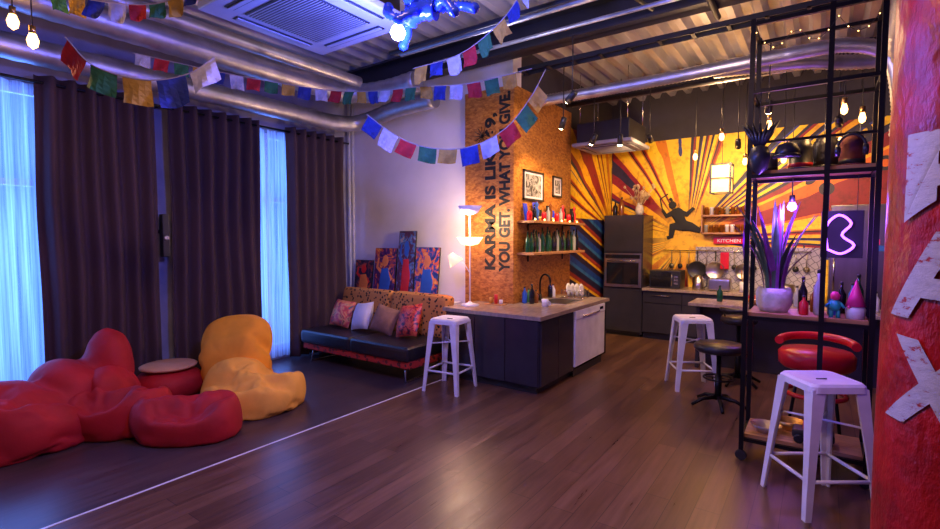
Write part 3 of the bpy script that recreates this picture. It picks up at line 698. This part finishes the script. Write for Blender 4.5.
for i in range(26):
    a=i*2.4; r=.02+.02*(i%3); h=random.uniform(.3,.68); lean=random.uniform(.03,.22); w=.022; vs=[];fs=[]
    d=Vector((math.cos(a),math.sin(a),0)); s=Vector((-math.sin(a),math.cos(a),0))
    for k in range(9):
        t=k/8; c=d*(r+lean*t*t*1.2)+Vector((0,0,.13+h*t)); ww=w*(.6+.9*t)*(1-t**3)+.001
        vs+=[c-s*ww,c+d*.006,c+s*ww]
    for k in range(8):
        b=k*3; fs+=[(b,b+1,b+4,b+3),(b+1,b+2,b+5,b+4)]
    mesh('leaf',vs,fs,[green,purpleaf][i%2],pl,True)
def hat(loc,r,h,mat,rz=0,band=redv):
    e=E('felt_hat',loc,rz); lathe('crown_and_brim',[(r,.0),(r,.008),(r*.6,.015),(r*.56,h*.7),(r*.45,h),(r*.2,h*.93),(0,h*.95)],mat,e); lathe('band',[(r*.6,.016),(r*.595,.045),(r*.585,.045)],band,e)
grf=M('grey_felt',(.04,.04,.06),.9); rdf=M('dark_red_felt',(.10,.012,.02),.9)
hat((-.13,4.08,2.065),.12,.2,blackp); hat((.15,4.09,2.065),.12,.2,rdf,0,blackp); hat((-.31,4.15,2.065),.08,.14,grf,0,blackp)
e=E('party_helmet',(.01,4.23,2.065)); lathe('shell',[(.08,0),(.09,.07),(.085,.17),(.05,.24),(0,.26)],blackleather,e); tube('brim',[(.08*math.cos(a),.08*math.sin(a)-.03,.02) for a in [pi+pi*i/10 for i in range(11)]],.012,blackleather,e,8)
e=E('pink_cone_gnome',(.2,4.05,1.075)); lathe('body',[(.05,0),(.055,.06),(.04,.09)],white,e); lathe('cone_hat',[(.055,.08),(.03,.16),(0,.26)],pinkm,e); lathe('nose',[(0,-.012),(.012,0),(0,.012)],pinkm,e,(-.035,-.04,.075),seg=10)
for i,(x,y,m) in enumerate(((-.08,4.05,6),(.08,4.15,4),(-.02,4.25,1),(.13,4.27,2),(-.09,4.2,2),(.22,4.22,0),(.0,4.1,3))): bottle('shelf_bottle',(x,y,1.075),.13+.03*i,.028,gl[m])
e=E('teal_toy_figure',(.09,4.01,1.075)); tl=M('teal_paint',(.02,.4,.45),.4)
for sx in (-.018,.018): tube('leg',[(sx,0,0),(sx,0,.05)],.012,tl,e,8)
lathe('torso',[(.02,.045),(.032,.07),(.028,.11),(0,.12)],tl,e,seg=14); lathe('head',[(0,.11),(.025,.125),(.028,.15),(.015,.17),(0,.175)],pinkm,e,seg=14)
for sx in (-1,1): tube('arm',[(sx*.026,0,.1),(sx*.05,-.01,.07)],.009,tl,e,8)
# made-up violet neon sign, added between the shelves for more purple glow
e=E('added_neon_sign',(.12,4.30,1.62)); pts=smoothpath([(-.08,0,-.10),(-.09,0,.06),(-.02,0,.14),(.05,0,.08),(.0,0,.0),(.07,0,-.07),(.0,0,-.13),(-.08,0,-.10)],.02)
tube('added_neon_tube',pts,.008,neonE,e,8); box('acrylic_back',(-.12,.012,-.16),(.12,.018,.17),blackp,e,.004)
for x in (-.08,.08): tube('hanging_wire',[(x,.015,.16),(x,.015,.41)],.002,blackp,e,5)
e=E('metal_bowl',(-.28,4.08,.195)); lathe('bowl',[(.05,0),(.1,.06),(.095,.06),(.045,.008),(0,.008)],steel,e)
e=E('metal_bowl',(-.14,4.24,.195)); lathe('bowl',[(.05,0),(.09,.07),(.085,.07),(.045,.008),(0,.008)],brassm,e)
e=E('toy_car',(.0,4.06,.195)); box('body',(-.12,-.07,.03),(.12,.07,.09),blackp,e,.02); box('cabin',(-.06,-.06,.09),(.06,.06,.14),redv,e,.02)
for x in (-.08,.08):
    for y in (-.07,.07): lathe('wheel',[(.02,-.012),(.03,-.01),(.03,.01),(.02,.012)],blackleather,e,(x,y,.03),(pi/2,0,0),14)
pb=E('violet_pendant_bulb',(-.17,4.12,1.82)); tube('cord',[(0,0,.06),(0,0,.2)],.004,blackp,pb,6); lathe('socket',[(.018,.03),(.018,.08),(0,.08)],blackp,pb,seg=12); lathe('bulb',[(0,-.035),(.025,-.02),(.03,0),(.015,.035)],purpE,pb,seg=16)
light('violet_bulb_light','POINT',(-.17,4.0,1.76),30,(.3,.10,1),.04)
for x,y,z in ((-.33,4.2,2.42),(.1,4.1,2.45),(.2,4.2,2.40)):
    e=E('edison_bulb',(x,y,z)); tube('cord',[(0,0,.06),(0,0,2.62-z)],.003,blackp,e,6); lathe('socket',[(.015,.03),(.015,.07),(0,.07)],brassm,e,seg=12); lathe('bulb',[(0,-.04),(.016,-.028),(.02,-.005),(.01,.035)],warmE,e,seg=14)
light('rack_light','POINT',(0.0,4.1,2.4),6,(1,.55,.2),.05)
e=E('hanging_masquerade_mask',(-.36,3.925,2.15)); lathe('mask',[(0,-.12),(.05,-.08),(.07,0),(.05,.07),(0,.09)],blackp,e,seg=16); tube('string',[(0,0,.08),(0,0,.44)],.003,blackp,e,6)
for i in range(7): a=-1.2+.4*i; tube('feather',[(0,0,.05),(.06*math.sin(a),0,.15),(.12*math.sin(a),0,.24)],[.012,.018,.003],blackleather,e,6)
e=E('hanging_black_cap',(-.2,3.92,2.14)); lathe('crown',[(.07,0),(.075,.03),(.055,.08),(0,.1)],blackleather,e,seg=18); tube('peak',[(.07*math.cos(a),.07*math.sin(a)-.03,0) for a in [pi+pi*i/10 for i in range(11)]],.012,blackleather,e,8); tube('strap',[(0,0,.09),(0,.02,.12)],.004,blackp,e,6)
e=E('hanging_headphones',(.14,3.92,2.12)); tube('band',[(.07*math.cos(a),0,.05+.08*math.sin(a)) for a in [pi*i/12 for i in range(13)]],.008,blackp,e,8)
for sx in (-1,1): lathe('ear_cup',[(.02,-.015),(.035,-.012),(.035,.012),(.02,.015)],blackleather,e,(sx*.07,0,.03),(0,pi/2,0),16)
e=E('hanging_silk_scarf',(-.445,4.0,2.0))
mesh('cloth',[(.0+.012*math.sin(i*1.3+j),.02+i*.03,-.09*j) for j in range(8) for i in range(5)],[(j*5+i,j*5+i+1,j*5+i+6,j*5+i+5) for j in range(7) for i in range(4)],purpleaf,e,True)
e=E('rack_fairy_lights')
tube('wire',[(-.40+i*.05,3.93,3.0-.12*abs(math.sin(i*.7))) for i in range(14)],.002,blackp,e,5)
for i in range(14): lathe('bulb',[(0,-.005),(.004,0),(0,.005)],warmE,e,(-.40+i*.05,3.93,3.0-.12*abs(math.sin(i*.7))),seg=8)

# ---------------- punching bag ----------------
pg=E('punching_bag',(.35,1.87,0)); r=.2
lathe('bag_body',[(0,.42),(.12,.43),(.185,.47),(r,.55),(r*1.01,1.0),(r*.985,1.5),(r*.98,2.0),(r*.97,2.5),(.18,2.56),(0,2.58)],BAG,pg,seg=64)
for k in range(4):
    a=pi/4+k*pi/2; tube('chain',[(.17*math.cos(a),.17*math.sin(a),2.56),(0,0,3.0)],.008,chrome,pg,6)
tube('hanger',[(0,0,3.0),(0,0,3.9)],.01,chrome,pg,6)
lm,lnt,lb=new_mat('bag_letter_print'); lf=noi(lnt,coords(lnt,(1,1,2)),22,6,.75)
lnt.links.new(ramp(lnt,lf,[(.38,(.35,.02,.02)),(.43,(.42,.42,.5)),(.7,(.55,.54,.6))]),lb.inputs['Base Color']); lb.inputs['Roughness'].default_value=.5; bump(lnt,lb,lf,.3,.01)
for ch,z,tilt in (('B',1.655,.0),('A',1.395,-.08),('X',1.11,-.1)):
    t=textmesh('letter',ch,.30,lm,pg,.014,0,.22); me=t.data
    bm=bmesh.new(); bm.from_mesh(me); bmesh.ops.triangulate(bm,faces=bm.faces[:]); bmesh.ops.subdivide_edges(bm,edges=bm.edges[:],cuts=6,use_grid_fill=True)
    for v in bm.verts:
        x,y=v.co.x-.10,v.co.y; x,y=x*math.cos(tilt)-y*math.sin(tilt),x*math.sin(tilt)+y*math.cos(tilt)
        a=math.radians(240)+x/r; v.co=Vector(((r*1.01+.003)*math.cos(a),(r*1.01+.003)*math.sin(a),z+y))
    bm.to_mesh(me); bm.free()

# ---------------- AC cassettes ----------------
acw=M('ac_plastic',(.36,.36,.40),.45)
def cassette(loc,s=.46,rz=0):
    e=E('ceiling_air_conditioner',loc,rz)
    box('panel',(-s,-s,0),(s,s,.05),acw,e,.015); box('housing',(-s*.88,-s*.88,.05),(s*.88,s*.88,.32),dark_steel,e,.01)
    box('grille_frame',(-s*.58,-s*.58,-.008),(s*.58,s*.58,0.0),blackp,e)
    for i in range(25): y=-s*.55+s*1.1*i/24; box('grille_slat',(-s*.56,y-.003,-.013),(s*.56,y+.003,-.006),acw,e)
    for a in range(4):
        rot=a*pi/2; box('air_slot',(-s*.6,s*.72,-.004),(s*.6,s*.85,.001),blackp,e,0,None,(0,0,rot)); box('louver',(-s*.58,s*.75,-.012),(s*.58,s*.81,-.006),acw,e,0,None,(-0,0,rot))
    for x in (-1,1):
        for y in (-1,1): tube('hanger_rod',[(x*s*.8,y*s*.8,.3),(x*s*.8,y*s*.8,3.89-loc[2])],.006,chrome,e,6)
cassette((-2.66,1.98,2.98)); cassette((-2.48,6.95,2.88),.42)

# ---------------- blue robot lamp ----------------
bl=E('blue_figure_pendant_lamp',(-1.89,2.14,2.82)); bl.scale=(1.05,1.05,1.05); tube('cord',[(0,0,.1),(0,0,1.0)],.006,blackp,bl,6)
ribbed('torso',[(-.08,0,.02),(0,0,.06),(.1,.03,.05)],.05,bluem,bl,.15,.03,16)
for c in ([(-.08,0,.02),(-.16,-.06,.06),(-.2,-.02,.12)],[(-.08,0,.02),(-.15,.08,.0),(-.22,.12,-.04)],[(.1,.03,.05),(.2,-.03,.05),(.26,-.02,-.02)],[(.1,.03,.05),(.2,.1,.07),(.3,.1,.03)],[(0,0,.05),(.05,-.1,.0),(.0,-.15,-.04)]):
    ribbed('limb',c,.022,bluem,bl,.2,.022,12); lathe('hand',[(0,-.03),(.025,-.015),(.03,0),(.02,.02),(0,.03)],bluem,bl,c[-1],seg=14)
lathe('helmet',[(0,-.06),(.04,-.045),(.06,0),(.045,.04),(0,.06)],bluem,bl,(-.02,-.02,.13),seg=18)
lathe('bulb',[(0,-.045),(.03,-.03),(.042,0),(.03,.03),(0,.045)],blueE,bl,(-.1,-.05,-.05),seg=20)
light('blue_lamp_light','POINT',(-2.0,2.06,2.62),160,(.12,.15,1),.08)

# ---------------- prayer flags ----------------
fm=[M('flag_'+n,c,.8,0,.2,20,.2) for n,c in (('blue',(.02,.04,.25)),('white',(.5,.5,.58)),('red',(.45,.015,.02)),('green',(.03,.16,.06)),('yellow',(.52,.3,.04)))]
cordm=M('flag_cord',(.4,.36,.35),.8)
def flags(ctrl,w,h,gap,start=0):
    pts=smoothpath(ctrl,.02); parts=[]; v,f=tubedata(pts,.004,5); parts.append((v,f,5))
    d=[0]
    for i in range(1,len(pts)): d.append(d[-1]+(pts[i]-pts[i-1]).length)
    def at(s):
        for i in range(1,len(pts)):
            if d[i]>=s:
                t=(s-d[i-1])/max(1e-6,d[i]-d[i-1]); return pts[i-1].lerp(pts[i],t)
        return pts[-1]
    s=.02;k=start
    while s+w<d[-1]:
        nn=5; vs=[];fs=[]; ph=random.uniform(0,6); tw_=random.uniform(-.35,.35); hh=h*random.uniform(.85,1.08)
        a=at(s);b=at(s+w); t=(b-a); hor=Vector((t.x,t.y,0)).normalized(); nrm=Vector((-hor.y,hor.x,0)); along=t.normalized()
        perp=nrm.cross(along); perp=perp if perp.z<0 else -perp
        down=(perp*.65+Vector((0,0,-1))*.35).normalized()
        for j in range(nn+1):
            for i in range(nn+1):
                vs.append(at(s+w*i/nn)+down*hh*j/nn+nrm*(math.sin(ph+i*1.1+j*.5)*.022*(j/nn)+tw_*hh*.5*j/nn)+hor*tw_*.04*j/nn)
        for j in range(nn):
            for i in range(nn): c=j*(nn+1)+i; fs.append((c,c+1,c+nn+2,c+nn+1))
        parts.append((vs,fs,k%5)); k+=1; s+=w+gap
    v,f,mi=join(parts); mesh('prayer_flag_string',v,f,fm+[cordm],None,False,mi=mi)
flags([(-3.84,1.07,2.84),(-3.68,1.16,2.66),(-3.42,1.33,2.57),(-3.2,1.48,2.60),(-3.04,1.58,2.70)],.185,.16,.03,2)
flags([(-5.08,1.9,3.26),(-4.55,2.6,3.14),(-4.07,3.24,3.08),(-3.5,3.35,3.0),(-2.99,3.39,2.96),(-2.5,3.5,2.93),(-2.02,3.72,3.02)],.12,.12,.035,1)
flags([(-3.15,2.91,2.64),(-2.95,3.00,2.48),(-2.75,3.1,2.37),(-2.5,3.24,2.33),(-2.28,3.36,2.38),(-2.08,3.47,2.52),(-1.92,3.55,2.75),(-1.84,3.62,2.95)],.15,.14,.022,0)
flags([(-2.75,3.05,2.98),(-2.3,3.1,3.02),(-1.9,3.08,3.18),(-1.6,3.0,3.4)],.12,.13,.03,4)
flags([(-4.3,1.1,3.28),(-4.0,1.35,3.2),(-3.7,1.6,3.22),(-3.4,1.75,3.40)],.11,.12,.02,3)
for x,y,z in ((-4.22,.91,2.98),(-4.12,.98,2.86)):
    e=E('edison_bulb',(x,y,z)); tube('cord',[(0,0,.06),(0,0,3.89-z)],.004,blackp,e,6); lathe('socket',[(.018,.035),(.018,.085),(0,.085)],brassm,e,seg=12); lathe('bulb',[(0,-.06),(.025,-.04),(.032,-.005),(.015,.045)],warmE,e,seg=16)
light('left_bulbs_light','POINT',(-4.2,.98,2.72),12,(1,.5,.2),.08)
def spot(loc,power,tgt,c=(1,.62,.30),sz=1.5):
    e=E('ceiling_spotlight',loc); d=(Vector(tgt)-Vector(loc)).normalized(); qr=(-d).to_track_quat('Z','Y').to_euler()
    lathe('housing',[(.0,.13),(.03,.12),(.035,.0),(.031,0),(.028,.02),(0,.02)],blackp,e,rot=qr,seg=18); lathe('lens_dome',[(0,-.02),(.018,-.015),(.027,-.004),(.027,.012),(0,.016)],spotE,e,rot=qr,seg=16)
    tube('stem',[tuple(-d*.08),(-d.x*.08,-d.y*.08,3.49-loc[2])],.006,blackp,e,6)
    light('spot_light','SPOT',Vector(loc)+d*.03,power,c,.03,qr,sz)
spot((-2.4,5.12,2.83),65,(-3.0,5.6,1.8)); spot((-2.3,5.75,2.74),60,(-2.98,6.0,1.6)); spot((-2.0,5.9,2.72),28,(-2.2,6.3,.8))
spot((-.85,6.8,2.7),95,(-1.0,8.5,1.5),sz=2.2); spot((-1.75,6.3,2.8),125,(-1.9,8.5,1.9),sz=2.2); spot((-.45,5.62,2.82),70,(-.6,7.0,.8),sz=2); spot((.12,6.3,2.75),95,(.4,8.4,1.9),sz=2.2); spot((-2.0,4.4,2.9),50,(-3.2,5.06,2.2),sz=1.7)
ln=E('paper_lantern_pendant',(-1.08,7.2,2.37)); box('paper_shade',(-.11,-.11,-.17),(.11,.11,.17),lanE,ln)
for x in (-.115,.115):
    for y in (-.115,.115): box('frame_post',(x-.010,y-.010,-.19),(x+.010,y+.010,.19),dark_steel,ln)
for z in (-.19,.0,.18):
    for s in (-.115,.115): box('frame_rail',(-.12,s-.008,z),(.12,s+.008,z+.014),dark_steel,ln); box('frame_rail',(s-.008,-.12,z),(s+.008,.12,z+.014),dark_steel,ln)
tube('cord',[(0,0,.17),(0,0,1.5)],.004,blackp,ln,6)
light('lantern_light','POINT',(-1.08,7.2,2.1),10,(1,.5,.15),.1)
for x,y,z in ((-.75,6.6,2.5),(-.6,6.35,2.62),(.0,6.7,2.5),(.3,6.55,2.6),(-.3,7.0,2.55),(-.95,6.25,2.75),(-.35,6.3,2.45),(-1.35,6.9,2.65),(.15,7.0,2.7)):
    e=E('edison_bulb',(x,y,z)); tube('cord',[(0,0,.06),(0,0,3.4-z)],.004,blackp,e,6); lathe('socket',[(.018,.035),(.018,.085),(0,.085)],brassm,e,seg=12); lathe('bulb',[(0,-.05),(.022,-.035),(.028,-.005),(.015,.045)],warmE,e,seg=16)

# ---------------- lights ----------------
for a,b,p in ((-.6,1.5,150),(3.15,4.2,75)):
    light('window_daylight','AREA',(XL-.5,(a+b)/2,1.6),p,(.11,.27,1),(2.6,b-a),(0,-pi/2,0))
light('kitchen_ceiling_light','POINT',(-1.2,6.6,3.05),40,(1,.57,.26),.12)
light('room_fill_light','AREA',(-1.3,.9,3.5),62,(1,.56,.40),(.5,.5),(0,0,0))  # unseen warm general fill, no fixture behind it
light('ceiling_fill_light','POINT',(-.9,4.2,3.0),32,(1,.66,.38),.1)  # added fill that brightens the ceiling deck, no fitting there
light('ceiling_fill_light','POINT',(-2.6,3.9,3.25),9,(.75,.7,1),.1)  # second added deck fill, cooler and weaker
light('violet_fill_light','POINT',(.55,2.7,1.5),13,(.33,.12,1),.2)  # unseen violet light added to tint the near stool
light('violet_fill_light','POINT',(-.3,5.9,1.7),16,(.45,.13,1),.2)  # second added violet light without fixture, near the bar
w=bpy.data.worlds.new('world'); S.world=w; w.use_nodes=True; w.node_tree.nodes['Background'].inputs[0].default_value=(.10,.27,1,1); w.node_tree.nodes['Background'].inputs[1].default_value=1.0
